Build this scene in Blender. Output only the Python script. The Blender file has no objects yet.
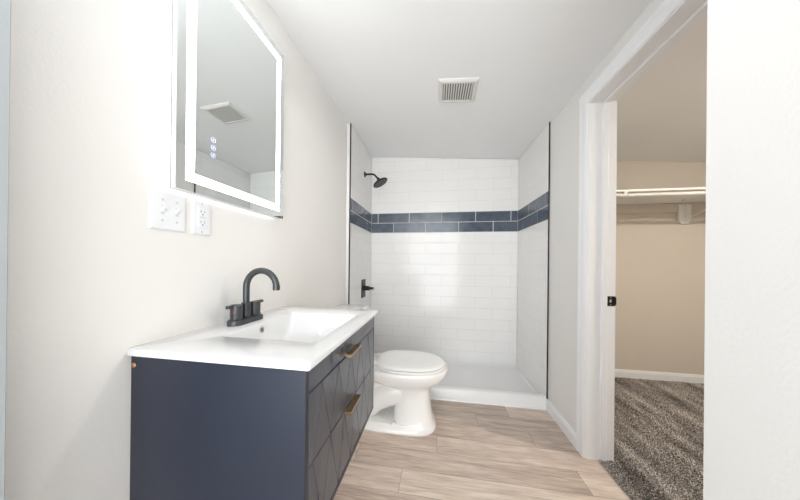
import bpy, bmesh, math, random
from mathutils import Vector, Matrix
random.seed(7)
SC = bpy.context.scene
COL = SC.collection
PI = math.pi

# ------------------------------------------------------------------ camera
CAM_Z = 1.12
R = Vector((0.98675791, 0.16184967, 0.01065455))
U = Vector((-0.01027642, -0.00317328, 0.99994216))
F = Vector((-0.16187412, 0.98681032, 0.00146802))
cd = bpy.data.cameras.new('camera')
cam = bpy.data.objects.new('camera', cd)
COL.objects.link(cam)
cam.matrix_world = Matrix(((R.x, U.x, -F.x, 0), (R.y, U.y, -F.y, 0), (R.z, U.z, -F.z, CAM_Z), (0, 0, 0, 1)))
cd.sensor_fit = 'HORIZONTAL'
cd.sensor_width = 36
cd.lens = 250.0 / 800 * 36
cd.shift_x = (400 - 395.10) / 800
cd.shift_y = (263.51 - 250) / 800
cd.clip_start = 0.02
SC.camera = cam

# ------------------------------------------------------------------ world (added soft fill in place of the room behind)
FILL_LO, FILL_HI = 1.3, 4.5
w = bpy.data.worlds.new('world')
SC.world = w
w.use_nodes = True
bg = w.node_tree.nodes['Background']
bg.inputs[0].default_value = (0.95, 0.98, 1.0, 1)
# added fill: broad glow round -Y lights the far shower, over a dimmer surround
nt = w.node_tree
g_ = nt.nodes.new('ShaderNodeTexCoord')
dp = nt.nodes.new('ShaderNodeVectorMath')
dp.operation = 'DOT_PRODUCT'
dp.inputs[1].default_value = (0, -.995, -.10)
nt.links.new(g_.outputs['Generated'], dp.inputs[0])
mr_ = nt.nodes.new('ShaderNodeMapRange')
mr_.interpolation_type = 'SMOOTHSTEP'
mr_.inputs['From Min'].default_value = .76
mr_.inputs['From Max'].default_value = .96
mr_.inputs['To Min'].default_value = FILL_LO
mr_.inputs['To Max'].default_value = FILL_HI
nt.links.new(dp.outputs['Value'], mr_.inputs['Value'])
nt.links.new(mr_.outputs[0], bg.inputs[1])
SC.view_settings.view_transform = 'Standard'
SC.view_settings.look = 'None'
SC.view_settings.gamma = 1
SC.view_settings.exposure = 0.64
SC.view_settings.use_curve_mapping = False
LAMP_E = 4.6       # square ceiling lamp diffuser
LED_E = 5.0        # mirror front band
BACK_E = 1.5       # mirror back light
CLOSET_E = 0.0

# ------------------------------------------------------------------ materials
def mat(name, col=(.8, .8, .8), rough=.5, metal=0, coat=0, emit=None, es=0, spec=.5):
    m = bpy.data.materials.new(name)
    m.use_nodes = True
    b = m.node_tree.nodes['Principled BSDF']
    b.inputs['Base Color'].default_value = (*col, 1)
    b.inputs['Roughness'].default_value = rough
    b.inputs['Metallic'].default_value = metal
    b.inputs['Coat Weight'].default_value = coat
    b.inputs['Specular IOR Level'].default_value = spec
    if emit:
        b.inputs['Emission Color'].default_value = (*emit, 1)
        b.inputs['Emission Strength'].default_value = es
    return m

def nd(m, t, **k):
    n = m.node_tree.nodes.new(t)
    for a, v in k.items():
        setattr(n, a, v)
    return n

def lk(m, a, b):
    m.node_tree.links.new(a, b)

def noise_mat(name, c1, c2, scale=5, detail=4, stretch=(1, 1, 1), rough=.5, bump=0, bscale=60, bdist=.001, coat=0, ramp=(.35, .65), metal=0, rvar=0):
    m = mat(name, c1, rough, metal, coat)
    b = m.node_tree.nodes['Principled BSDF']
    tc = nd(m, 'ShaderNodeTexCoord')
    mp = nd(m, 'ShaderNodeMapping')
    mp.inputs['Scale'].default_value = stretch
    lk(m, tc.outputs['Object'], mp.inputs['Vector'])
    n = nd(m, 'ShaderNodeTexNoise')
    n.inputs['Scale'].default_value = scale
    n.inputs['Detail'].default_value = detail
    lk(m, mp.outputs[0], n.inputs['Vector'])
    r = nd(m, 'ShaderNodeValToRGB')
    r.color_ramp.elements[0].position = ramp[0]
    r.color_ramp.elements[1].position = ramp[1]
    r.color_ramp.elements[0].color = (*c1, 1)
    r.color_ramp.elements[1].color = (*c2, 1)
    lk(m, n.outputs['Fac'], r.inputs[0])
    lk(m, r.outputs[0], b.inputs['Base Color'])
    if rvar:
        mr = nd(m, 'ShaderNodeMapRange')
        mr.inputs['To Min'].default_value = rough - rvar
        mr.inputs['To Max'].default_value = rough + rvar
        lk(m, n.outputs['Fac'], mr.inputs['Value'])
        lk(m, mr.outputs[0], b.inputs['Roughness'])
    if bump:
        n2 = nd(m, 'ShaderNodeTexNoise')
        n2.inputs['Scale'].default_value = bscale
        n2.inputs['Detail'].default_value = 3
        lk(m, mp.outputs[0], n2.inputs['Vector'])
        bp = nd(m, 'ShaderNodeBump')
        bp.inputs['Strength'].default_value = bump
        bp.inputs['Distance'].default_value = bdist
        lk(m, n2.outputs['Fac'], bp.inputs['Height'])
        lk(m, bp.outputs[0], b.inputs['Normal'])
    return m

M = {}
M['paint'] = noise_mat('greige_wall_paint', (.825, .807, .78), (.835, .817, .79), 3, rough=.72, bump=.35, bscale=130, bdist=.0012)
M['ceil'] = noise_mat('flat_ceiling_paint', (.90, .90, .895), (.91, .91, .905), 2, rough=.85, bump=.2, bscale=150, bdist=.001)
M['trim'] = mat('white_semi_gloss_trim', (.90, .90, .91), .32)
M['tile'] = noise_mat('white_glazed_tile', (.875, .862, .845), (.89, .88, .865), 4, rough=.13, coat=.0)
M['tile'].node_tree.nodes['Principled BSDF'].inputs['Specular IOR Level'].default_value = .38
M['grout'] = noise_mat('pale_grout', (.71, .695, .67), (.75, .735, .71), 40, rough=.9)
M['navy_tile'] = noise_mat('slate_blue_glazed_tile', (.06, .078, .11), (.105, .128, .165), 14, detail=6, rough=.16, ramp=(.3, .75), rvar=.06)
M['black'] = mat('matte_black_metal', (.010, .010, .011), .38, .3)
M['gunmetal'] = mat('gunmetal_faucet_finish', (.075, .08, .085), .36, .65)
M['navy'] = noise_mat('navy_satin_lacquer', (.0145, .0185, .034), (.0165, .021, .038), 3, rough=.38, bump=.1, bscale=300, bdist=.0003)
M['drawer'] = noise_mat('carved_slate_drawer_front', (.034, .041, .060), (.080, .083, .098), 7, detail=6, stretch=(1, 1.6, .8), rough=.30, coat=.25, bump=.5, bscale=9, bdist=.004, ramp=(.36, .72), rvar=.1)
M['gap'] = mat('dark_reveal', (.012, .014, .025), .7)
M['brass'] = noise_mat('antique_brass', (.30, .20, .10), (.42, .30, .16), 60, rough=.34, metal=1)
M['copper'] = mat('copper_screw', (.72, .36, .18), .35, 1)
M['ceramic'] = mat('white_ceramic', (.80, .80, .80), .07, coat=.4)
M['china'] = mat('toilet_china', (.83, .82, .80), .1, coat=.3)
M['seatplastic'] = mat('toilet_seat_plastic', (.86, .85, .835), .2)
M['chrome'] = mat('chrome', (.75, .75, .76), .12, 1)
M['acrylic'] = noise_mat('white_acrylic_pan', (.89, .885, .88), (.90, .895, .89), 5, rough=.25)
M['mirror'] = mat('mirror_glass', (.86, .90, .895), .0, 1)
M['led'] = mat('led_band', (1, 1, 1), .5, emit=(.95, .98, 1), es=LED_E)
M['backled'] = mat('led_back_light', (1, 1, 1), .5, emit=(.95, .98, 1), es=BACK_E)
M['touch'] = mat('touch_ring_light', (.7, .72, 1), .5, emit=(.60, .66, 1.0), es=.6)
M['alu'] = mat('white_mirror_edge', (.86, .87, .88), .35, .1)
M['plastic'] = mat('white_plastic', (.84, .85, .87), .3)
M['slot'] = mat('dark_slot', (.14, .14, .15), .6)
M['ventplastic'] = mat('vent_plastic', (.74, .72, .69), .45)
M['ventdark'] = mat('vent_interior', (.16, .15, .14), .8)
M['red'] = mat('red_enamel', (.6, .04, .03), .3)
M['shelfwhite'] = mat('white_shelf_enamel', (.88, .87, .84), .4)
M['shadedpaint'] = noise_mat('wall_paint_closet_shade', (.66, .60, .52), (.675, .615, .535), 3, rough=.75, bump=.3, bscale=130, bdist=.0012)  # same wall paint as the bathroom, darkened to carry the closet's dimness
M['lamp'] = mat('lamp_diffuser', (1, 1, 1), .5, emit=(.94, .97, 1), es=LAMP_E)

def floor_mat():
    m = mat('vinyl_plank', (.5, .4, .3), .42)
    b = m.node_tree.nodes['Principled BSDF']
    at = nd(m, 'ShaderNodeAttribute', attribute_name='tone')
    tc = nd(m, 'ShaderNodeTexCoord')
    add = nd(m, 'ShaderNodeVectorMath', operation='ADD')
    sc = nd(m, 'ShaderNodeVectorMath', operation='SCALE')
    sc.inputs['Scale'].default_value = 37
    lk(m, at.outputs['Color'], sc.inputs[0])
    lk(m, tc.outputs['Object'], add.inputs[0])
    lk(m, sc.outputs[0], add.inputs[1])
    def nz(scale, stretch, detail, dist=0):
        mp = nd(m, 'ShaderNodeMapping')
        mp.inputs['Scale'].default_value = stretch
        lk(m, add.outputs[0], mp.inputs['Vector'])
        n = nd(m, 'ShaderNodeTexNoise')
        n.inputs['Scale'].default_value = scale
        n.inputs['Detail'].default_value = detail
        n.inputs['Distortion'].default_value = dist
        lk(m, mp.outputs[0], n.inputs['Vector'])
        return n
    n1 = nz(4, (.9, 7, 1), 5, .6)
    n2 = nz(14, (.7, 14, 1), 4)
    sep = nd(m, 'ShaderNodeSeparateColor')
    lk(m, at.outputs['Color'], sep.inputs[0])
    mx = nd(m, 'ShaderNodeMath', operation='MULTIPLY_ADD')
    lk(m, n1.outputs['Fac'], mx.inputs[0])
    mx.inputs[1].default_value = .90
    mn = nd(m, 'ShaderNodeMath', operation='MULTIPLY_ADD')
    lk(m, n2.outputs['Fac'], mn.inputs[0])
    mn.inputs[1].default_value = .85
    mt = nd(m, 'ShaderNodeMath', operation='MULTIPLY_ADD')
    lk(m, sep.outputs[0], mt.inputs[0])
    mt.inputs[1].default_value = .27
    mt.inputs[2].default_value = -.49
    lk(m, mt.outputs[0], mn.inputs[2])
    lk(m, mn.outputs[0], mx.inputs[2])
    r = nd(m, 'ShaderNodeValToRGB')
    e = r.color_ramp.elements
    e[0].position = .15
    e[0].color = (.38, .29, .235, 1)
    e[1].position = .85
    e[1].color = (.80, .70, .60, 1)
    q = e.new(.45)
    q.color = (.57, .46, .385, 1)
    q = e.new(.62)
    q.color = (.68, .565, .475, 1)
    lk(m, mx.outputs[0], r.inputs[0])
    lk(m, r.outputs[0], b.inputs['Base Color'])
    bp = nd(m, 'ShaderNodeBump')
    bp.inputs['Strength'].default_value = .25
    bp.inputs['Distance'].default_value = .0006
    lk(m, n2.outputs['Fac'], bp.inputs['Height'])
    lk(m, bp.outputs[0], b.inputs['Normal'])
    return m
M['floor'] = floor_mat()

def carpet_mat():
    m = mat('carpet_yarn', (.2, .17, .15), .95, spec=.1)
    b = m.node_tree.nodes['Principled BSDF']
    tc = nd(m, 'ShaderNodeTexCoord')
    n = nd(m, 'ShaderNodeTexNoise')
    n.inputs['Scale'].default_value = 150
    n.inputs['Detail'].default_value = 2
    lk(m, tc.outputs['Object'], n.inputs['Vector'])
    mp = nd(m, 'ShaderNodeMapping')
    mp.inputs['Rotation'].default_value = (0, 0, .38)
    mp.inputs['Scale'].default_value = (4.5, .9, 1)
    lk(m, tc.outputs['Object'], mp.inputs['Vector'])
    n2 = nd(m, 'ShaderNodeTexNoise')
    n2.inputs['Scale'].default_value = 2.2
    n2.inputs['Detail'].default_value = 3
    lk(m, mp.outputs[0], n2.inputs['Vector'])
    a = nd(m, 'ShaderNodeMath', operation='MULTIPLY_ADD')
    lk(m, n2.outputs['Fac'], a.inputs[0])
    a.inputs[1].default_value = .5
    a.inputs[2].default_value = -.25
    s = nd(m, 'ShaderNodeMath', operation='ADD')
    lk(m, n.outputs['Fac'], s.inputs[0])
    lk(m, a.outputs[0], s.inputs[1])
    r = nd(m, 'ShaderNodeValToRGB')
    e = r.color_ramp.elements
    e[0].position = .36
    e[0].color = (.115, .10, .09, 1)
    e[1].position = .66
    e[1].color = (.80, .75, .70, 1)
    q = e.new(.5)
    q.color = (.37, .335, .305, 1)
    lk(m, s.outputs[0], r.inputs[0])
    lk(m, r.outputs[0], b.inputs['Base Color'])
    return m
M['carpet'] = carpet_mat()

# ------------------------------------------------------------------ mesh helpers
def box(bm, x0, x1, y0, y1, z0, z1, bev=0, seg=2):
    t = bmesh.new()
    bmesh.ops.create_cube(t, size=1)
    for v in t.verts:
        v.co = Vector(((x0 + x1) / 2 + v.co.x * (x1 - x0), (y0 + y1) / 2 + v.co.y * (y1 - y0), (z0 + z1) / 2 + v.co.z * (z1 - z0)))
    if bev:
        bmesh.ops.bevel(t, geom=t.edges[:], offset=bev, segments=seg, profile=.5, affect='EDGES')
    merge(bm, t)

def merge(bm, t, mi=None):
    me = bpy.data.meshes.new('tmp')
    if mi is not None:
        for f in t.faces:
            f.material_index = mi
    t.to_mesh(me)
    t.free()
    bm.from_mesh(me)
    bpy.data.meshes.remove(me)

def loft(bm, loops, cap0=True, cap1=True, closed=True):
    rings = [[bm.verts.new(p) for p in L] for L in loops]
    n = len(rings[0])
    for a, b in zip(rings, rings[1:]):
        for i in range(n if closed else n - 1):
            j = (i + 1) % n
            bm.faces.new((a[i], a[j], b[j], b[i]))
    if cap0:
        bm.faces.new(rings[0][::-1])
    if cap1:
        bm.faces.new(rings[-1])
    return rings

def tube(bm, pts, r, n=16, caps=True):
    pts = [Vector(p) for p in pts]
    rr = r if isinstance(r, (list, tuple)) else [r] * len(pts)
    loops = []
    prev = None
    for i, p in enumerate(pts):
        d = (pts[min(i + 1, len(pts) - 1)] - pts[max(i - 1, 0)]).normalized()
        if prev is None:
            a = Vector((0, 0, 1)) if abs(d.z) < .9 else Vector((1, 0, 0))
            s = d.cross(a).normalized()
        else:
            s = (prev - d * prev.dot(d)).normalized()
        prev = s
        t = d.cross(s)
        loops.append([p + (s * math.cos(2 * PI * k / n) + t * math.sin(2 * PI * k / n)) * rr[i] for k in range(n)])
    loft(bm, loops, caps, caps)

def lathe(bm, prof, c, axis='z', n=32):
    """prof: list of (radius, height) along the axis"""
    c = Vector(c)
    ax = {'x': (Vector((0, 1, 0)), Vector((0, 0, 1)), Vector((1, 0, 0))), 'y': (Vector((0, 0, 1)), Vector((1, 0, 0)), Vector((0, 1, 0))),
          'z': (Vector((1, 0, 0)), Vector((0, 1, 0)), Vector((0, 0, 1)))}[axis] if isinstance(axis, str) else axis
    s, t, a = ax
    loops = [[c + (s * math.cos(2 * PI * k / n) + t * math.sin(2 * PI * k / n)) * r + a * h for k in range(n)] for r, h in prof]
    loft(bm, loops)

def rrect(x0, x1, y0, y1, r, z, n=8, side=6):
    """rounded rectangle loop, ccw"""
    P = []
    cs = [(x1 - r, y0 + r, -90), (x1 - r, y1 - r, 0), (x0 + r, y1 - r, 90), (x0 + r, y0 + r, 180)]
    arcs = []
    for cx, cy, a0 in cs:
        arcs.append([(cx + r * math.cos(math.radians(a0 + 90 * k / n)), cy + r * math.sin(math.radians(a0 + 90 * k / n))) for k in range(n + 1)])
    for i in range(4):
        P += arcs[i]
        a, b = arcs[i][-1], arcs[(i + 1) % 4][0]
        for k in range(1, side):
            P.append((a[0] + (b[0] - a[0]) * k / side, a[1] + (b[1] - a[1]) * k / side))
    return [Vector((p[0], p[1], z)) for p in P]

def egg(xb, xf, hw, cy, z, n=48, pf=2.2, pb=2.6, wc=.5):
    """egg-shaped loop; front (xf) elongated; widest at wc from the back"""
    xm = xb + (xf - xb) * wc
    P = []
    for k in range(n):
        a = 2 * PI * k / n
        c, s = math.cos(a), math.sin(a)
        p = pf if c > 0 else pb
        L = (xf - xm) if c > 0 else (xm - xb)
        P.append(Vector((xm + L * math.copysign(abs(c) ** (2 / p), c), cy + hw * math.copysign(abs(s) ** (2 / p), s), z)))
    return P

def obj(name, bm, m, parent=None, smooth=False, kind=None, label=None, cat=None, group=None, auto=35):
    me = bpy.data.meshes.new(name)
    bmesh.ops.recalc_face_normals(bm, faces=bm.faces[:])
    bm.to_mesh(me)
    bm.free()
    for mm in (m if isinstance(m, (list, tuple)) else [m]):
        me.materials.append(mm)
    o = bpy.data.objects.new(name, me)
    COL.objects.link(o)
    if smooth:
        for p in me.polygons:
            p.use_smooth = True
        me.set_sharp_from_angle(angle=math.radians(auto))
    if parent:
        o.parent = parent
        o.matrix_parent_inverse = Matrix.Translation(parent.location).inverted()
    if kind:
        o['kind'] = kind
    if label:
        o['label'] = label
    if cat:
        o['category'] = cat
    if group:
        o['group'] = group
    return o

def thing(name, label, cat, loc, group=None):
    o = bpy.data.objects.new(name, None)
    COL.objects.link(o)
    o.location = loc
    o.empty_display_size = .1
    o['label'] = label
    o['category'] = cat
    if group:
        o['group'] = group
    return o

def B():
    return bmesh.new()

def bx(*a, **k):
    b = B()
    box(b, *a, **k)
    return b

# ------------------------------------------------------------------ room dimensions (metres)
XL, XR = -.788, .870          # painted walls
TL, TR = -.753, .860          # tiled faces of the shower
YT, YB = 2.112, 2.852         # front and back of the shower
TH = .130                     # partition thickness
YJ = 1.612                    # far jamb of the closet door
YN = .83                      # near jamb
ZK = 2.066                    # door head
def zc(x, y):
    return 2.2996 - .0744 * x + .0216 * (y - 2)

# ------------------------------------------------------------------ structure
def S(name, bm, m, smooth=False, parent=None):
    return obj(name, bm, m, parent, smooth, kind=None if parent else 'structure')

# floor: planks running across the room
def make_floor():
    bm = B()
    lay = bm.loops.layers.color.new('tone')
    W = .148
    y0 = 1.213 - W * 12
    row = 0
    known = {12: [(-1.4, .8), (-.172, .95), (1.05, .55)], 13: [(-.45, .35), (.768, 1.0)], 14: [(-1.2, .45), (.017, .75)], 15: [(-.60, .40), (.62, .5)],
             16: [(-.9, .52), (.3, .3)], 17: [(-.68, .36), (.545, .98)], 18: [(-.3, .4), (.9, .6)], 11: [(-.6, .30), (.62, .5)], 10: [(-1.1, .6), (.1, .4)]}
    z = 0
    while y0 + row * W < 2.2:
        ya = y0 + row * W
        js = known.get(row)
        if not js:
            s = random.uniform(-1.6, -.6)
            js = [(s + 1.22 * k, random.random()) for k in range(3)]
        if js[0][0] > -1.1:
            js = [(js[0][0] - 1.22, random.random())] + js
        for k, (x, t) in enumerate(js):
            xa = max(x, -1.1)
            xb = min(js[k + 1][0] if k + 1 < len(js) else 1.1, .932)
            if xb - xa < .01:
                continue
            g = .0006
            v = [bm.verts.new(p) for p in ((xa + g, ya + g, z), (xb - g, ya + g, z), (xb - g, ya + W - g, z), (xa + g, ya + W - g, z))]
            f = bm.faces.new(v)
            c = (t, random.random(), random.random(), 1)
            for l in f.loops:
                l[lay] = c
        row += 1
    n = len(bm.faces)
    t = bx(-1.1, .93, -1.0, 2.2, -.06, -.0012)
    for f in t.faces:
        f.material_index = 1
    me = bpy.data.meshes.new('t')
    t.to_mesh(me)
    bm.from_mesh(me)
    # keep plank material 0
    return S('floor', bm, [M['floor'], M['gap']])
make_floor()

# closet subfloor under the carpet
S('floor_closet', bx(.93, 2.95, -.3, 2.85, -.06, -.002), M['grout'])

# ceiling: one gently sloping slab over both rooms
bm = B()
c = [(-1.1, -.6), (3.0, -.6), (3.0, 3.1), (-1.1, 3.1)]
lo = [bm.verts.new((x, y, zc(x, y))) for x, y in c]
hi = [bm.verts.new((x, y, 2.75)) for x, y in c]
bm.faces.new(lo)
bm.faces.new(hi)
for i in range(4):
    j = (i + 1) % 4
    bm.faces.new((lo[i], lo[j], hi[j], hi[i]))
S('ceiling', bm, M['ceil'])

def wall_box(bm, x0, x1, y0, y1, z0=-.05, z1=None):
    """box whose top dips just into the sloping ceiling"""
    t = B()
    P = []
    for (x, y) in ((x0, y0), (x1, y0), (x1, y1), (x0, y1)):
        P.append((x, y, z0))
    lo = [t.verts.new(p) for p in P]
    hi = [t.verts.new((p[0], p[1], (zc(p[0], p[1]) + .01) if z1 is None else z1)) for p in P]
    t.faces.new(lo)
    t.faces.new(hi)
    for i in range(4):
        j = (i + 1) % 4
        t.faces.new((lo[i], lo[j], hi[j], hi[i]))
    merge(bm, t)

bm = B()
wall_box(bm, XL - TH, XL, .343, 3.0)
wall_left = S('wall_left', bm, M['paint'])
bm = B()
wall_box(bm, -1.0, -.72, -.35, .313)
S('trim_3', bm, mat('door_lining_cool_shade', (.46, .49, .50), .5))  # grey colour carries the dim, cool light on a white lining
# furred-out strip carrying the shower tile
bm = B()
wall_box(bm, XL, TL - .012, YT, YB)
S('wall_shower_left', bm, M['paint'])
bm = B()
wall_box(bm, XL - .1, XR + TH, YB + .012, YB + .13)
S('wall_shower_back', bm, M['paint'])
bm = B()
wall_box(bm, XR, XR + TH, YJ + .018, YB + .012)                  # shower side
wall_box(bm, XR, XR + TH, YN - .018, YJ + .018, ZK + .018)       # above the door
wall_box(bm, XR, XR + TH, .3, YN - .018)
S('wall_right', bm, M['paint'])
bm = B()
wall_box(bm, .5, XR + TH, -.5, .559)
S('wall_near', bm, M['paint'])
bm = B()
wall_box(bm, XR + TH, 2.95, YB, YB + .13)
S('wall_closet_back', bm, M['shadedpaint'])
bm = B()
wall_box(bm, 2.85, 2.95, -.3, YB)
S('wall_closet_right', bm, M['shadedpaint'])
bm = B()
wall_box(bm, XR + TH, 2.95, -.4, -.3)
S('wall_closet_near', bm, M['shadedpaint'])

# ---- tile cladding: real bevelled tiles on a grout bed
PITCH_U = .366
ROW = .1133
B1 = 1.706                     # top of the accent band
def tile_cladding(name, org, ud, nd_, ulen, joints_a, joints_b, zbot, ztop_f):
    """org: corner point (x,y); ud: direction along the wall; nd_: outward normal"""
    field, accent, gr = B(), B(), B()
    g, th, bv = .0016, .0012, .0018
    def P(u, z, d):
        return Vector((org[0] + ud[0] * u + nd_[0] * d, org[1] + ud[1] * u + nd_[1] * d, z))
    k0 = int((B1 - zbot) / ROW) + 2
    for r in range(-6, k0):
        def lvl(k):                                        # white courses are a little taller than the navy ones
            return B1 - k * .1195 if k < 0 else (B1 - k * .1133 if k <= 2 else B1 - 2 * .1133 - (k - 2) * .1195)
        za_, zb_ = lvl(r + 1), lvl(r)                      # rows 0 and 1 are navy
        jo = joints_a if r % 2 == 0 else joints_b
        edges = [0.0]
        u = jo - PITCH_U * 5
        while u < ulen:
            if u > .012:
                edges.append(u)
            u += PITCH_U
        if ulen - edges[-1] < .012:
            edges.pop()
        edges.append(ulen)
        for a, b in zip(edges, edges[1:]):
            z0 = max(za_, zbot)
            zt0, zt1 = min(zb_, ztop_f(a)), min(zb_, ztop_f(b))
            if min(zt0, zt1) - z0 < .004:
                continue
            bm = accent if r in (0, 1) else field
            gg = g * 2.0 if r in (0, 1) else g
            o = [(a + gg, z0 + gg), (b - gg, z0 + gg), (b - gg, zt1 - gg), (a + gg, zt0 - gg)]
            i = [(a + gg + bv, z0 + gg + bv), (b - gg - bv, z0 + gg + bv), (b - gg - bv, zt1 - gg - bv), (a + gg + bv, zt0 - gg - bv)]
            tw = [random.uniform(-.00025, .00025) for _ in range(3)]
            vo = [bm.verts.new(P(x, z, -.002)) for x, z in o]
            vm = [bm.verts.new(P(x, z, -th * .4)) for x, z in o]
            w_, h_ = b - a, zb_ - za_
            vi = [bm.verts.new(P(x, z, tw[0] * (x - a) / w_ * 2 + tw[1] * (z - z0) / h_)) for x, z in i]
            for q in range(4):
                p = (q + 1) % 4
                bm.faces.new((vo[q], vo[p], vm[p], vm[q]))
                bm.faces.new((vm[q], vm[p], vi[p], vi[q]))
            bm.faces.new(vi)
    c0 = [P(0, zbot, -.0016), P(ulen, zbot, -.0016), P(ulen, ztop_f(ulen) - .001, -.0016), P(0, ztop_f(0) - .001, -.0016)]
    c1 = [P(0, zbot, -.0118), P(ulen, zbot, -.0118), P(ulen, ztop_f(ulen) - .001, -.0118), P(0, ztop_f(0) - .001, -.0118)]
    loft(gr, [c1, c0])
    root = obj(name, gr, M['grout'], kind='structure')
    obj('white_tile', field, M['tile'], root)
    obj('accent_tile', accent, M['navy_tile'], root)
    return root
# back: u along +x from TL, normal -y ; joints of the upper navy row at x=.057
tile_cladding('wall_tile_back', (TL, YB), (1, 0), (0, -1), TR - TL, .057 - TL, -.124 - TL, .025, lambda u: zc(TL + u, YB) - .001)
tile_cladding('wall_tile_left', (TL, YT), (0, 1), (1, 0), YB - YT, 2.18 - YT, 2.335 - YT, .025, lambda u: zc(TL, YT + u) - .001)
tile_cladding('wall_tile_right', (TR, YT), (0, 1), (-1, 0), YB - YT, 2.18 - YT, 2.335 - YT, .025, lambda u: zc(TR, YT + u) - .001)

# black metal edge profiles at the tile edges, left edge rests on the toilet side, right one on the baseboard
def edge_trim(name, x0, x1, zb):
    bm = B()
    t = bx(x0, x1, YT - .004, YT + .004, zb, min(zc(x0, YT), zc(x1, YT)) - .001, bev=.001)
    merge(bm, t)
    return S(name, bm, M['black'])
edge_trim('trim_1', TL - .008, TL + .002, .0)
edge_trim('trim_2', TR - .003, TR + .006, .083)

# baseboards
def board(name, pts_inner, pts_outer, h, parent=None):
    """pts: the wall line and the room-side line in plan (two points each)"""
    bm = B()
    t = .72
    (ax, ay), (bx_, by) = pts_inner
    (cx_, cy), (dx, dy) = pts_outer
    def ring(x0, y0, x1, y1):
        return [Vector((x0, y0, 0)), Vector((x1, y1, 0)), Vector((x1, y1, h * t)), Vector((x0 + (x1 - x0) * .75, y0 + (y1 - y0) * .75, h * .86)), Vector((x0 + (x1 - x0) * .5, y0 + (y1 - y0) * .5, h)), Vector((x0, y0, h))]
    loft(bm, [ring(ax, ay, cx_, cy), ring(bx_, by, dx, dy)])
    return S(name, bm, M['trim'])
board('baseboard_right', [(XR, YJ + .074), (XR, YT + .002)], [(XR - .015, YJ + .074), (XR - .015, YT - .006)], .084)
board('baseboard_left', [(XL, .343), (XL, YT)], [(XL + .014, .343), (XL + .014, YT)], .084)
board('baseboard_closet', [(XR + TH, YB), (2.85, YB)], [(XR + TH, YB - .015), (2.85, YB - .015)], .085)

# ---- closet doorway: casing, jambs, stop, strike plate
root = None
bm = B()
CW = .068
def casing(bm, side):
    # side: -1 bathroom face, +1 closet face
    x = XR if side < 0 else XR + TH
    s = side
    prof = [(0, 0), (.0, .008), (.006, .012), (.022, .016), (.030, .0125), (.046, .0125), (.060, .017), (CW, .017), (CW, 0)]  # (distance from opening, thickness)
    path = [(YJ + .005, 0, 1, 0), (YJ + .005, ZK + .005, 1, 1), (YN - .005, ZK + .005, -1, 1), (YN - .005, 0, -1, 0)]
    loops = []
    for (y, z, sy, sz) in path:
        loops.append([Vector((x + s * t, y + sy * d, z + sz * d)) for d, t in prof])
    loft(bm, loops)
casing(bm, -1)
frame = obj('door_1', bm, M['trim'], kind='structure')
bm = B()
casing(bm, 1)
obj('casing', bm, M['trim'], frame)
# jamb boards, each a shade proud of the wall faces
J0, J1 = XR - .004, XR + TH + .012
bm = B()
box(bm, J0, J1, YJ, YJ + .018, 0, ZK + .018, bev=.001)
obj('jamb', bm, M['trim'], frame)
obj('jamb', bx(J0, J1, YN - .018, YN, 0, ZK + .018, bev=.001), M['trim'], frame)
obj('head_jamb', bx(J0, J1, YN, YJ, ZK, ZK + .018, bev=.001), M['trim'], frame)
bm = B()
ST0, ST1 = .938, .966
box(bm, ST0, ST1, YJ - .011, YJ + .001, 0, ZK, bev=.003)
box(bm, ST0, ST1, YN - .001, YN + .011, 0, ZK, bev=.003)
box(bm, ST0, ST1, YN, YJ, ZK - .011, ZK + .001, bev=.003)
obj('door_stop', bm, M['trim'], frame)
bm = B()
box(bm, .970, 1.0105, YJ - .003, YJ + .001, .892, .948, bev=.001)
box(bm, 1.003, 1.0135, YJ - .006, YJ - .001, .900, .942, bev=.001)
pl = obj('strike_plate', bm, M['black'], frame)
pl['label'] = 'black strike plate on the door jamb'
bm = B()
box(bm, .980, .990, YJ - .0045, YJ - .002, .912, .930, bev=.001)
lathe(bm, [(.003, 0), (.003, .0015)], (.985, YJ - .0045, .940), ('y'), 12)
lathe(bm, [(.003, 0), (.003, .0015)], (.985, YJ - .0045, .899), ('y'), 12)
obj('latch_hole', bm, M['chrome'], pl)

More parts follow.
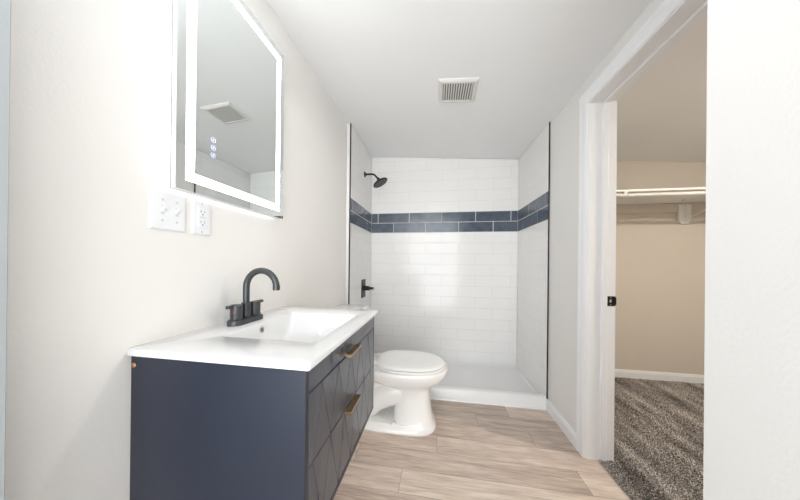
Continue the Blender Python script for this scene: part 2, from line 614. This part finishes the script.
# ---- carpet (pile nobody could count)
def make_carpet():
    bm = B()
    box(bm, .934, 2.85, -.3, YB - .015, -.001, .006)
    me = bpy.data.meshes.new('carpet')
    bm.to_mesh(me)
    verts = [v.co[:] for v in me.vertices]
    faces = [tuple(p.vertices) for p in me.polygons]
    bm.free()
    rnd = random.Random(3)
    def tuft(x, y, s):
        a = rnd.uniform(0, 2 * PI)
        h = rnd.uniform(.008, .016) * s
        wd = rnd.uniform(.0014, .0028) * s
        lx, ly = rnd.uniform(-.006, .006) * s, rnd.uniform(-.006, .006) * s
        i = len(verts)
        ca, sa = math.cos(a) * wd, math.sin(a) * wd
        verts.extend([(x - ca, y - sa, .003), (x + ca, y + sa, .003), (x + ca * .8 + lx, y + sa * .8 + ly, h), (x - ca * .8 + lx, y - sa * .8 + ly, h)])
        faces.append((i, i + 1, i + 2, i + 3))
    # inside the jambs and beyond the wall
    n = 0
    while n < 95000:
        u, v = rnd.random(), rnd.random()
        y = .75 + 2.08 * v
        x = .936 + 1.75 * u ** 1.25
        if x < XR + TH + .02 and not (YN + .003 < y < YJ - .003):
            continue
        # only the wedge seen through the doorway and a margin around it
        if x > .50 + .98 * y + .45 or x < .936 or (x - .5) < .35 * (y - 1.6):
            continue
        tuft(x, y, 1)
        n += 1
    for k in range(2500):      # loose fringe along the seam with the planks
        tuft(.936 + abs(rnd.gauss(0, .006)), rnd.uniform(YN + .003, YJ - .003), rnd.uniform(.7, 1.2))
    me2 = bpy.data.meshes.new('carpet')
    me2.from_pydata(verts, [], faces)
    me2.materials.append(M['carpet'])
    o = bpy.data.objects.new('carpet', me2)
    COL.objects.link(o)
    o['kind'] = 'stuff'
    o['label'] = 'mottled grey-brown cut pile carpet covering the closet floor'
    o['category'] = 'carpet'
make_carpet()

# ------------------------------------------------------------------ shower pan
pan = thing('shower_pan', 'low white acrylic shower pan with a raised front curb', 'shower pan', (.05, 2.48, 0))
bm = B()
x0, x1 = TL + .001, TR - .001
prof = [(YT - .002, 0), (YT - .002, .082), (YT + .004, .091), (YT + .014, .095), (YT + .062, .095), (YT + .074, .090), (YT + .082, .075), (YT + .095, .034), (YT + .12, .026),
        (YB - .03, .018), (YB - .008, .024), (YB - .002, .030), (YB - .002, 0)]
loft(bm, [[Vector((x, y, z)) for y, z in prof] for x in (x0, x1)])
# small cove where the pan meets the side walls
for xs, s in ((x0, 1), (x1, -1)):
    loft(bm, [[Vector((xs, y, .012)), Vector((xs, y, za)), Vector((xs + s * .008, y, zb_)), Vector((xs + s * .03, y, .012))] for y, za, zb_ in ((YT + .05, .097, .095), (YT + .085, .085, .07), (YT + .16, .05, .036), (YB - .003, .032, .026))])
obj('basin', bm, M['acrylic'], pan, smooth=True)
bm = B()
lathe(bm, [(.055, .0), (.055, .003), (.048, .005), (.01, .005)], (.05, 2.5, .020), 'z', 32)
obj('drain_cover', bm, M['chrome'], pan, smooth=True)
# quarter-round bead at the foot of the curb
bm = B()
loft(bm, [[Vector((x, YT - .002, 0)), Vector((x, YT - .012, 0)), Vector((x, YT - .0095, .007)), Vector((x, YT - .002, .0105))] for x in (x0, XR - .016)])
obj('sealant_bead', bm, M['acrylic'], pan)

# ------------------------------------------------------------------ shower head
sh = thing('rain_shower', 'black round rain shower head on a bent arm high on the left tiled wall', 'shower head', (TL, 2.55, 2.06))
bm = B()
lathe(bm, [(.031, 0), (.031, .003), (.027, .007), (.013, .012), (.0125, .02)], (TL, 2.55, 2.060), 'x', 32)
obj('flange', bm, M['black'], sh, smooth=True)
bm = B()
arm = [(TL + .01, 2.55, 2.060), (TL + .072, 2.55, 2.060)]
for k in range(1, 9):
    a = math.radians(48 * k / 8)
    arm.append((TL + .072 + .06 * math.sin(a), 2.55, 2.060 - .06 * (1 - math.cos(a))))
e = arm[-1]
arm.append((e[0] + .044 * math.cos(math.radians(48)), 2.55, e[2] - .044 * math.sin(math.radians(48))))
tube(bm, arm, .0095, 16)
obj('shower_arm', bm, M['black'], sh, smooth=True)
tip = Vector(arm[-1])
tilt = math.radians(30)
an = Vector((math.sin(tilt), 0, -math.cos(tilt)))      # facing direction of the spray face
ax = (Vector((0, 1, 0)), an.cross(Vector((0, 1, 0))), an)
bm = B()
lathe(bm, [(.004, -.022), (.014, -.018), (.018, -.006), (.016, .006), (.020, .014), (.042, .022), (.076, .029), (.083, .035), (.083, .041), (.077, .045)], tip + an * .010, ax, 40)
hd = obj('spray_head', bm, M['black'], sh, smooth=True)
bm = B()
lathe(bm, [(.076, .0), (.076, .0015), (.071, .0022)], tip + an * .055, ax, 40)
s_, t_, a_ = ax
for rr_, nn in ((.018, 6), (.036, 12), (.055, 18)):
    for k in range(nn):
        q = tip + an * .057 + (s_ * math.cos(2 * PI * k / nn) + t_ * math.sin(2 * PI * k / nn)) * rr_
        lathe(bm, [(.003, 0), (.002, .0025)], q, ax, 6)
obj('nozzle_plate', bm, mat('dark_rubber_nozzles', (.05, .05, .052), .5), hd)

# ------------------------------------------------------------------ shower valve
va = thing('shower_valve', 'black rectangular shower valve plate with a lever, on the left tiled wall', 'shower valve', (TL, 2.54, .86))
obj('escutcheon', bx(TL, TL + .008, 2.475, 2.60, .765, .955, bev=.002), M['black'], va)
bm = B()
lathe(bm, [(.030, .0), (.030, .006), (.024, .010), (.024, .056), (.021, .060)], (TL + .006, 2.538, .862), 'x', 32)
obj('valve_body', bm, M['black'], va, smooth=True)
bm = B()
tube(bm, [(TL + .060, 2.538, .862), (TL + .112, 2.538, .862)], [.016, .013], 20)
tube(bm, [(TL + .100, 2.538, .860), (TL + .114, 2.50, .864), (TL + .118, 2.455, .868)], [.009, .0085, .007], 14)
obj('handle', bm, M['black'], va, smooth=True)

# ------------------------------------------------------------------ vanity cabinet
VX0, VX1, VY0, VY1 = XL + .001, -.294, .536, 1.186
VZ0, VZ1 = .418, .873
van = thing('vanity_cabinet', 'navy wall-hung vanity cabinet with carved drawer fronts and brass pulls', 'vanity cabinet', (-.54, .86, VZ0))
bm = B()
th = .016
box(bm, VX0, VX1, VY0, VY0 + th, VZ0, VZ1, bev=.001)
box(bm, VX0, VX1, VY1 - th, VY1, VZ0, VZ1, bev=.001)
box(bm, VX0, VX1, VY0 + th, VY1 - th, VZ0, VZ0 + th, bev=.0005)
box(bm, VX0, VX0 + .012, VY0 + th, VY1 - th, VZ0 + th, VZ1)
obj('body', bm, M['navy'], van)
obj('top_rail', bx(VX1 - .018, VX1, VY0 + th, VY1 - th, .812, VZ1, bev=.0005), M['drawer'], van)
obj('reveal', bx(VX1 - .022, VX1 - .018, VY0 + th, VY1 - th, VZ0 + th, .812), M['gap'], van)
Y0, Y1 = VY0 + th + .002, VY1 - th - .002

def carved_front(name, z0, z1, apex, spread, flip=False, phase=None):
    """panel split by inverted-V grooves; every cell a slightly raised bevelled facet"""
    bm = B()
    xb, xf = VX1 - .016, VX1 + .0005
    box(bm, xb, xf - .0035, Y0, Y1, z0, z1)
    cells = []
    top = [Y0] + apex + [Y1]
    feet = []
    for a, (l, r) in zip(apex, spread):
        cells.append([(a, z1), (a + l, z0), (a + r, z0)])
        feet.append((a + l, a + r))
    cells.append([(Y0, z0), (feet[0][0], z0), (apex[0], z1), (Y0, z1)])
    for i in range(len(apex) - 1):
        q = [(feet[i][1], z0), (feet[i + 1][0], z0), (apex[i + 1], z1), (apex[i], z1)]
        if abs(q[0][0] - q[1][0]) < 1e-4:
            q.pop(1)
        cells.append(q)
    cells.append([(feet[-1][1], z0), (Y1, z0), (Y1, z1), (apex[-1], z1)])
    if flip:
        cells = [[(y, z0 + z1 - z) for y, z in c] for c in cells]
    for c in cells:
        cy = sum(p[0] for p in c) / len(c)
        cz = sum(p[1] for p in c) / len(c)
        def ins(d):
            n = len(c)
            out = []
            ar = sum(c[i][0] * c[(i + 1) % n][1] - c[(i + 1) % n][0] * c[i][1] for i in range(n))
            sg = 1 if ar > 0 else -1
            for i in range(n):
                p0, p1, p2 = Vector(c[i - 1]), Vector(c[i]), Vector(c[(i + 1) % n])
                e1, e2 = (p1 - p0).normalized(), (p2 - p1).normalized()
                n1, n2 = Vector((-e1.y, e1.x)) * sg, Vector((-e2.y, e2.x)) * sg
                k = 1 + n1.dot(n2)
                b_ = (n1 + n2) / max(k, .12)
                out.append(p1 + b_ * d)
            return out
        o = ins(.0009)
        i = ins(.0024)
        tl = random.uniform(-.012, .012)
        tz = random.uniform(-.008, .008)
        ls = [[Vector((xf - .0045, p.x, p.y)) for p in o], [Vector((xf - .0018 + tl * (p.x - cy) + tz * (p.y - cz), p.x, p.y)) for p in o], [Vector((xf + tl * (p.x - cy) + tz * (p.y - cz), p.x, p.y)) for p in i]]
        loft(bm, ls)
    return obj(name, bm, M['drawer'], van)
ap = [.622, .736, .848, .962, 1.072]
d1 = carved_front('drawer', .6320, .808, ap, [(-.050, .056), (-.058, .056), (-.058, .058), (-.056, .054), (-.054, .052)])
d2 = carved_front('drawer', .437, .6312, [.575, .678, .790, .905, 1.018, 1.120], [(-.018, .050), (-.053, .062), (-.050, .060), (-.055, .052), (-.061, .050), (-.052, .030)])

def pull(z, parent):
    bm = B()
    box(bm, VX1 + .008, VX1 + .028, .772, .884, z - .010, z, bev=.0010)
    p = obj('pull', bm, M['brass'], parent)
    for y in (.792, .864):
        obj('pull_post', bx(VX1 - .002, VX1 + .010, y - .005, y + .005, z - .009, z - .001, bev=.001), M['brass'], p)
    p['label'] = 'brass bar pull'
pull(.826, van)
pull(.641, d2)
bm = B()
lathe(bm, [(.0062, 0), (.0062, .0012), (.0045, .003), (.0008, .0036)], (-.777, VY0, .848), (Vector((1, 0, 0)), Vector((0, 0, 1)), Vector((0, -1, 0))), 20)
sc = obj('screw_cap', bm, M['copper'], van, smooth=True)
sc['label'] = 'copper screw head near the top corner of the side panel'
bm = B()
lathe(bm, [(.0022, .0), (.0022, .0007)], (-.777, VY0 - .0035, .848), (Vector((1, 0, 0)), Vector((0, 0, 1)), Vector((0, -1, 0))), 4)
obj('screw_slot', bm, M['slot'], sc)

# ------------------------------------------------------------------ vanity top with integrated basin
ZT = .8935
top = thing('washbasin', 'glossy white ceramic vanity top with an integrated rectangular basin', 'sink', (-.53, .855, VZ1))
bm = B()
X0, X1, Ya, Yb_ = XL + .0005, -.279, .524, 1.200
def L(x0, x1, y0, y1, r, z):
    return rrect(x0, x1, y0, y1, r, z)
loops = [L(X0 + .004, X1 - .006, Ya + .006, Yb_ - .006, .004, VZ1 + .0005),
         L(X0, X1 - .001, Ya + .001, Yb_ - .001, .006, VZ1 + .003),
         L(X0, X1, Ya, Yb_, .007, VZ1 + .008),
         L(X0, X1 - .0005, Ya + .0005, Yb_ - .0005, .007, ZT - .004),
         L(X0, X1 - .003, Ya + .003, Yb_ - .003, .008, ZT - .0008),
         L(X0 + .001, X1 - .006, Ya + .006, Yb_ - .006, .008, ZT)]
bx0, bx1, by0, by1 = -.652, -.340, .668, 1.062
loops += [L(bx0 - .002, bx1 + .002, by0 - .002, by1 + .002, .020, ZT),
          L(bx0 + .002, bx1 - .002, by0 + .002, by1 - .002, .018, ZT - .0022),
          L(bx0 + .005, bx1 - .006, by0 + .005, by1 - .006, .018, ZT - .008),
          L(bx0 + .009, bx1 - .016, by0 + .012, by1 - .022, .022, ZT - .035),
          L(bx0 + .013, bx1 - .026, by0 + .020, by1 - .050, .028, ZT - .068),
          L(bx0 + .024, bx1 - .042, by0 + .034, by1 - .085, .034, ZT - .088),
          L(bx0 + .045, bx1 - .065, by0 + .055, by1 - .12, .034, ZT - .096),
          L(bx0 + .120, bx1 - .130, by0 + .13, by1 - .21, .018, ZT - .100)]
loft(bm, loops, cap0=False)
obj('basin_top', bm, M['ceramic'], top, smooth=True, auto=50)
# overflow ring on the wall side of the bowl
bm = B()
oc = Vector((bx0 + .0080, .846, .8935 - .026))
axo = (Vector((0, 1, 0)), Vector((-.12, 0, 1)).normalized(), Vector((1, 0, .12)).normalized())
lathe(bm, [(.0125, -.002), (.0125, .002), (.0105, .0035), (.008, .0025), (.0075, .001)], oc, axo, 28)
ov = obj('overflow_ring', bm, M['chrome'], top, smooth=True)
bm = B()
lathe(bm, [(.0072, .0012), (.0072, .0028)], oc, axo, 20)
obj('overflow_hole', bm, M['slot'], ov)
bm = B()
lathe(bm, [(.022, 0), (.022, .0025), (.018, .004), (.005, .0055)], (-.505, .80, ZT - .100), 'z', 28)
obj('drain', bm, M['chrome'], top, smooth=True)

# ------------------------------------------------------------------ faucet
fa = thing('faucet', 'gunmetal two-handle gooseneck faucet on the white vanity top', 'faucet', (-.71, .84, ZT))
FX, FY = -.712, .848
bm = B()
loft(bm, [rrect(FX - .027, FX + .027, FY - .077, FY + .077, .0268, ZT), rrect(FX - .0272, FX + .0272, FY - .077, FY + .077, .027, ZT + .012),
          rrect(FX - .025, FX + .025, FY - .075, FY + .075, .0248, ZT + .018), rrect(FX - .022, FX + .022, FY - .072, FY + .072, .0218, ZT + .020)])
obj('base_plate', bm, M['gunmetal'], fa, smooth=True)
bm = B()
tube(bm, [(FX, FY, ZT + .018), (FX, FY, ZT + .072), (FX, FY, ZT + .074)], [.0165, .0165, .014], 28)
SR = .0116
pts = [(FX, FY, ZT + .07), (FX, FY, ZT + .12), (FX, FY, 1.026)]
for k in range(1, 17):
    a = PI * k / 16 * .96
    pts.append((FX + .063 - .063 * math.cos(a), FY, 1.026 + .063 * math.sin(a)))
tube(bm, pts, SR, 20)
sp = obj('spout', bm, M['gunmetal'], fa, smooth=True)
e = Vector(pts[-1])
bm = B()
lathe(bm, [(.0125, .0), (.0125, -.018), (.0095, -.019)], e + Vector((0, 0, .002)), 'z', 24)
obj('aerator', bm, M['gunmetal'], sp, smooth=True)
for s in (-1, 1):
    bm = B()
    y = FY + s * .046
    lathe(bm, [(.0200, .0), (.0205, .046), (.0205, .052), (.019, .054)], (FX, y, ZT + .018), 'z', 28)
    h = obj('handle', bm, M['gunmetal'], fa, smooth=True)
    bm = B()
    ya, yb = sorted((y + s * .004, y + s * .043))
    box(bm, FX - .0065, FX + .0065, ya, yb, ZT + .0625, ZT + .0735, bev=.002)
    obj('lever', bm, M['gunmetal'], h)
    if s < 0:
        d = Vector((.35, -1, 0)).normalized()
        bm = B()
        lathe(bm, [(.0036, -.002), (.0036, .0006), (.003, .001)], Vector((FX, y, ZT + .048)) + d * .0203, (Vector((0, 0, 1)), Vector((d.y, -d.x, 0)), d), 16)
        q = obj('indicator_dot', bm, M['red'], h)
        q['label'] = 'red hot water dot'

# ------------------------------------------------------------------ toilet
TC = 1.775
to = thing('toilet', 'white two-piece toilet with closed lid between the vanity and the shower', 'toilet', (-.3, TC, 0))
bm = B()
# foot with flared base, column, bowl
sec = [  # z, xb, xf, hw, front power
    (0, -.60, .008, .150, 2.8), (.010, -.60, .010, .152, 2.8), (.022, -.598, .002, .144, 2.8), (.05, -.59, -.012, .128, 2.8)]
loft(bm, [egg(a, b, hw, TC, z, pf=p, pb=3.5, wc=.66) for z, a, b, hw, p in sec])
sec = [(.03, -.295, .002, .133, 3.2), (.06, -.290, -.010, .122, 3.2), (.12, -.285, -.022, .112, 3.2), (.20, -.280, -.032, .106, 3.0), (.262, -.30, -.030, .108, 2.8),
       (.285, -.36, -.008, .120, 2.5), (.308, -.45, .030, .146, 2.3), (.335, -.50, .062, .170, 2.2), (.362, -.52, .080, .184, 2.15), (.385, -.525, .086, .189, 2.15), (.402, -.525, .086, .189, 2.15), (.408, -.52, .080, .184, 2.15)]
loft(bm, [egg(a, b, hw, TC, z, pf=p, pb=2.8, wc=.55) for z, a, b, hw, p in sec])
# rear deck that carries the tank
loft(bm, [rrect(-.70, -.40, TC - w_, TC + w_, .04, z) for z, w_ in ((.20, .075), (.28, .10), (.34, .155), (.375, .185), (.398, .187), (.404, .180))])
# trapway sweeping back from the column
tw = [(-.24, .235), (-.33, .215), (-.42, .17), (-.47, .12), (-.52, .07), (-.54, .02)]
tube(bm, [(-.20, TC, .25)] + [(x, TC, z) for x, z in tw], [.10, .106, .108, .106, .104, .10, .10], 28)
tube(bm, [(-.35, TC, .27), (-.45, TC, .30), (-.56, TC, .28), (-.62, TC, .20), (-.60, TC, .08), (-.58, TC, .02)], [.08, .085, .09, .088, .09, .1], 24)
bowl = obj('bowl', bm, M['china'], to, smooth=True, auto=50)
bm = B()
lathe(bm, [(.014, 0), (.013, .008), (.008, .014), (.001, .016)], (-.27, TC - .128, .05), 'z', 16)
obj('bolt_cap', bm, M['china'], bowl, smooth=True)
bm = B()
zs = .409
loft(bm, [egg(-.40, .066, .180, TC, zs, pf=2.1, pb=3), egg(-.405, .072, .186, TC, zs + .006, pf=2.1, pb=3), egg(-.405, .072, .186, TC, zs + .012, pf=2.1, pb=3), egg(-.40, .067, .181, TC, zs + .0165, pf=2.1, pb=3)])
obj('seat', bm, M['seatplastic'], to, smooth=True)
bm = B()
zl = zs + .019
loft(bm, [egg(-.400, .062, .176, TC, zl, pf=2.1, pb=3), egg(-.408, .070, .185, TC, zl + .004, pf=2.1, pb=3), egg(-.408, .070, .185, TC, zl + .011, pf=2.1, pb=3),
          egg(-.402, .062, .178, TC, zl + .017, pf=2.1, pb=3), egg(-.385, .035, .155, TC, zl + .021, pf=2.1, pb=3), egg(-.34, -.05, .09, TC, zl + .0235, pf=2.1, pb=3)])
obj('lid', bm, M['seatplastic'], to, smooth=True)
for s in (-1, 1):
    bm = B()
    box(bm, -.435, -.395, TC + s * .075 - .018, TC + s * .075 + .018, .405, .440, bev=.006, seg=3)
    obj('hinge', bm, M['seatplastic'], to, smooth=True)
bm = B()
def rr2(x0, x1, hw, r, z):
    return rrect(x0, x1, TC - hw, TC + hw, r, z)
loft(bm, [rr2(-.765, -.585, .19, .04, .403), rr2(-.772, -.572, .20, .045, .43), rr2(-.775, -.56, .212, .05, .60), rr2(-.776, -.553, .216, .05, .742)])
obj('tank', bm, M['china'], to, smooth=True)
bm = B()
loft(bm, [rr2(-.777, -.548, .218, .05, .741), rr2(-.778, -.540, .226, .05, .748), rr2(-.778, -.538, .228, .05, .768), rr2(-.776, -.542, .224, .05, .777), rr2(-.765, -.556, .21, .045, .781)])
obj('tank_lid', bm, M['china'], to, smooth=True)

# ------------------------------------------------------------------ lighted mirror
MX = -.748
my0, my1, mz0, mz1 = .611, 1.126, 1.335, 2.137
mi = thing('led_mirror', 'rectangular wall mirror with a glowing white LED border and touch buttons', 'mirror', (XL, .868, mz0))
obj('frame', bx(-.764, MX - .0008, my0, my1, mz0, mz1, bev=.0008), M['alu'], mi)
obj('back_plate', bx(-.767, -.764, my0 - .0008, my1 + .0008, mz0 - .0008, mz1 + .0008), mat('grey_mirror_backing', (.42, .43, .44), .5), mi)
obj('mirror_glass', bx(MX - .0008, MX, my0 + .0004, my1 - .0004, mz0 + .0004, mz1 - .0004), M['mirror'], mi)
def ring(bm, x0, x1, o, i):
    (a, b, c, d), (e_, f, g, h) = o, i
    box(bm, x0, x1, a, e_, c, d)
    box(bm, x0, x1, f, b, c, d)
    box(bm, x0, x1, e_, f, c, g)
    box(bm, x0, x1, e_, f, h, d)
bm = B()
o_, i_ = (my0 + .030, my1 - .030, mz0 + .032, mz1 - .032), (my0 + .058, my1 - .056, mz0 + .060, mz1 - .060)
ring(bm, MX - .0004, MX + .0006, o_, i_)
p = obj('light_band', bm, M['led'], mi)
p['label'] = 'glowing white border line'
bm = B()
ring(bm, XL + .001, -.767, (my0 + .010, my1 - .010, mz0 + .010, mz1 - .010), (my0 + .016, my1 - .016, mz0 + .016, mz1 - .016))
obj('back_light', bm, M['backled'], mi)
for z in (1.532, 1.506, 1.480):
    bm = B()
    n = 24
    vs = []
    for k in range(n):
        a = 2 * PI * k / n
        vs.append([Vector((MX + dx, .734 + r * math.cos(a), z + r * math.sin(a))) for r, dx in ((.0088, .0001), (.0088, .0006), (.0078, .0006), (.0078, .0001))])
    vs.append(vs[0])
    loft(bm, vs, False, False)
    box(bm, MX, MX + .0006, .7325, .7355, z - .0035, z + .0035)
    obj('touch_button', bm, M['touch'], mi)

# ------------------------------------------------------------------ switch plate and outlet
def plate(bm, y0, y1, z0, z1):
    loft(bm, [[Vector((XL + d, y, z)) for y, z in ((y0 + i, z0 + i), (y1 - i, z0 + i), (y1 - i, z1 - i), (y0 + i, z1 - i))] for d, i in ((0, 0), (.003, 0), (.0055, .0025), (.006, .005))])
sw = thing('light_switch', 'white double toggle switch plate on the wall below the mirror', 'light switch', (XL, .622, 1.21))
bm = B()
plate(bm, .573, .673, 1.212, 1.326)
obj('wall_plate', bm, M['plastic'], sw)
for y in (.604, .645):
    bm = B()
    box(bm, XL + .005, XL + .0066, y - .0055, y + .0055, 1.256, 1.281, bev=.0006)
    fr = obj('toggle_slot', bm, mat('toggle_surround', (.70, .71, .73), .4), sw)
    bm = B()
    loft(bm, [[Vector((XL + .006, y + a, 1.268 + b)) for a, b in ((-.0045, -.006), (.0045, -.006), (.0045, .006), (-.0045, .006))],
              [Vector((XL + .0165, y + a, 1.277 + b)) for a, b in ((-.0035, -.0035), (.0035, -.0035), (.0035, .0035), (-.0035, .0035))]])
    obj('toggle', bm, M['plastic'], sw)
    for z in (1.239, 1.299):
        bm = B()
        lathe(bm, [(.0032, 0), (.0032, .001), (.002, .0015)], (XL + .0058, y, z), 'x', 14)
        obj('screw', bm, mat('plate_screw', (.60, .61, .63), .4), sw)
ot = thing('electrical_outlet', 'white outlet with two sockets beside the double switch plate', 'outlet', (XL, .728, 1.21))
bm = B()
plate(bm, .695, .761, 1.212, 1.326)
obj('wall_plate', bm, M['plastic'], ot)
obj('receptacle', bx(XL + .005, XL + .0085, .7115, .7445, 1.236, 1.303, bev=.001), M['plastic'], ot)
for zc_ in (1.287, 1.252):
    bm = B()
    for dy, hh in ((-.0065, .0042), (.0065, .0034)):
        box(bm, XL + .0082, XL + .0088, .728 + dy - .0009, .728 + dy + .0009, zc_ - hh + .002, zc_ + hh + .002)
    lathe(bm, [(.0024, 0), (.0024, .0006)], (XL + .0082, .728, zc_ - .0075), 'x', 12)
    obj('socket', bm, M['slot'], ot)
bm = B()
box(bm, XL + .0082, XL + .0092, .7165, .7275, 1.2675, 1.2715, bev=.0003)
box(bm, XL + .0082, XL + .0092, .7285, .7395, 1.2675, 1.2715, bev=.0003)
obj('test_button', bm, mat('outlet_button', (.66, .67, .69), .4), ot)
for z in (1.2215, 1.3165):
    bm = B()
    lathe(bm, [(.0032, 0), (.0032, .001), (.002, .0015)], (XL + .0058, .728, z), 'x', 14)
    obj('screw', bm, bpy.data.materials['plate_screw'], ot)

# ------------------------------------------------------------------ exhaust vent on the ceiling
vx0, vx1, vy0, vy1 = .004, .252, 1.598, 1.832
vz = zc((vx0 + vx1) / 2, (vy0 + vy1) / 2)
ve = thing('exhaust_fan', 'square off-white exhaust fan grille on the ceiling', 'exhaust fan', ((vx0 + vx1) / 2, (vy0 + vy1) / 2, vz))
def cz(x, y, d):
    return Vector((x, y, zc(x, y) - d))
bm = B()
vr = []
for i, d in ((0, 0), (0, .005), (.012, .013), (.026, .015), (.028, .012), (.028, .004)):
    vr.append([cz(x, y, d) for x, y in ((vx0 + i, vy0 + i), (vx1 - i, vy0 + i), (vx1 - i, vy1 - i), (vx0 + i, vy1 - i))])
loft(bm, vr, False, False)
obj('frame', bm, M['ventplastic'], ve)
bm = B()
ii = .029
loft(bm, [[cz(x, y, d) for x, y in ((vx0 + ii, vy0 + ii), (vx1 - ii, vy0 + ii), (vx1 - ii, vy1 - ii), (vx0 + ii, vy1 - ii))] for d in (.001, .003)])
obj('fan_housing', bm, M['ventdark'], ve)
n = 12
for k in range(n):
    x = vx0 + .029 + (vx1 - vx0 - .058) * (k + .5) / n
    bm = B()
    loft(bm, [[cz(x - .0032, y, .004), cz(x + .0032, y, .004), cz(x + .0044, y, .013), cz(x - .0044, y, .013)] for y in (vy0 + .0275, vy1 - .0275)])
    obj('slat', bm, M['ventplastic'], ve)

# ------------------------------------------------------------------ ceiling lamp above the camera position
lx, ly = -.08, .66
la = thing('ceiling_lamp', 'square white box ceiling lamp on a short stem, lit', 'lamp', (lx, ly, zc(lx, ly)))
lz = zc(lx, ly)
obj('canopy', bx(lx - .06, lx + .06, ly - .06, ly + .06, lz - .02, lz + .012, bev=.003), M['trim'], la)
bm = B()
tube(bm, [(lx, ly, lz - .02), (lx, ly, lz - .11)], .01, 12)
obj('stem', bm, M['trim'], la)
obj('diffuser', bx(lx - .13, lx + .13, ly - .13, ly + .13, lz - .17, lz - .11, bev=.006), M['lamp'], la)

lx, ly = 2.25, 1.2  # unseen lamp added to brighten the closet
la = thing('closet_fill_lamp', 'small round warm lamp added out of view to fill the closet with light', 'lamp', (lx, ly, zc(lx, ly)))
bm = B()
lathe(bm, [(.09, .01), (.09, -.018), (.08, -.022)], (lx, ly, zc(lx, ly)), 'z', 32)
obj('fill_base', bm, M['trim'], la, smooth=True)
bm = B()
lathe(bm, [(.075, -.018), (.07, -.035), (.05, -.05), (.01, -.056)], (lx, ly, zc(lx, ly)), 'z', 32)
obj('fill_globe', bm, mat('warm_closet_fill', (1, 1, 1), .5, emit=(1, .93, .84), es=300), la, smooth=True)

# ------------------------------------------------------------------ closet shelf, rod, bracket
cs = thing('closet_shelf', 'white closet shelf on a wall cleat, high on the back wall', 'shelf', (1.9, 2.6, 1.745))
obj('board', bx(XR + TH, 2.85, 2.35, YB, 1.738, 1.757, bev=.003), M['shelfwhite'], cs)
bm = B()
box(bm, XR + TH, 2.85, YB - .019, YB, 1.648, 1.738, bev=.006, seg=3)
cl = obj('cleat', bm, M['shadedpaint'], cs)
cl['label'] = 'cleat in wall paint darkened for the closet shade'
rd = thing('closet_rod', 'round white hanging rod running under the front edge of the closet shelf', 'rod', (1.9, 2.365, 1.715))
bm = B()
tube(bm, [(XR + TH + .002, 2.365, 1.713), (2.848, 2.365, 1.713)], .0135, 20)
obj('pole', bm, M['shelfwhite'], rd, smooth=True)
for x in (1.545,):
    bm = B()
    box(bm, x - .012, x + .012, 2.349, 2.381, 1.722, 1.737, bev=.002)
    tube(bm, [(x - .006, 2.365, 1.713), (x + .006, 2.365, 1.713)], .0165, 20)
    tube(bm, [(x + .012, 2.350, 1.735), (x + .022, 2.350, 1.712), (x + .018, 2.352, 1.698)], .003, 8)
    obj('clip', bm, M['shelfwhite'], rd)
BX = 2.36
br = thing('shelf_bracket', 'white wall bracket with a diagonal brace under the closet shelf', 'bracket', (BX, YB, 1.63))
bm = B()
w_, z0, z1 = .052, 1.538, 1.722
pr = [(-w_, z1), (-w_, z0 + .03), (-w_ + .026, z0), (w_ - .026, z0), (w_, z0 + .03), (w_, z1)]
loft(bm, [[Vector((BX + a, y, z)) for a, z in pr] for y in (YB - .021, YB - .026)])
box(bm, BX - w_ + .01, BX + w_ - .01, YB - .022, YB, 1.56, 1.647)
obj('back_plate', bm, M['shelfwhite'], br)
bm = B()
for s in (-1, 1):
    tube(bm, [(BX + s * .014, YB - .03, 1.736), (BX + s * .005, YB - .030, 1.585)], .0025, 8)
obj('rib', bm, M['shelfwhite'], br)
bm = B()
tube(bm, [(BX + .006, YB - .030, 1.575), (BX + .0, YB - .05, 1.58), (BX, 2.40, 1.700), (BX, 2.372, 1.7)], .0055, 12)
obj('brace', bm, M['shelfwhite'], br, smooth=True)
bm = B()
lathe(bm, [(.007, 0), (.007, -.003), (.004, -.005)], (2.24, 2.70, 1.738), 'z', 14)
q = obj('screw', bm, M['brass'], br, smooth=True)
q['label'] = 'brass screw'
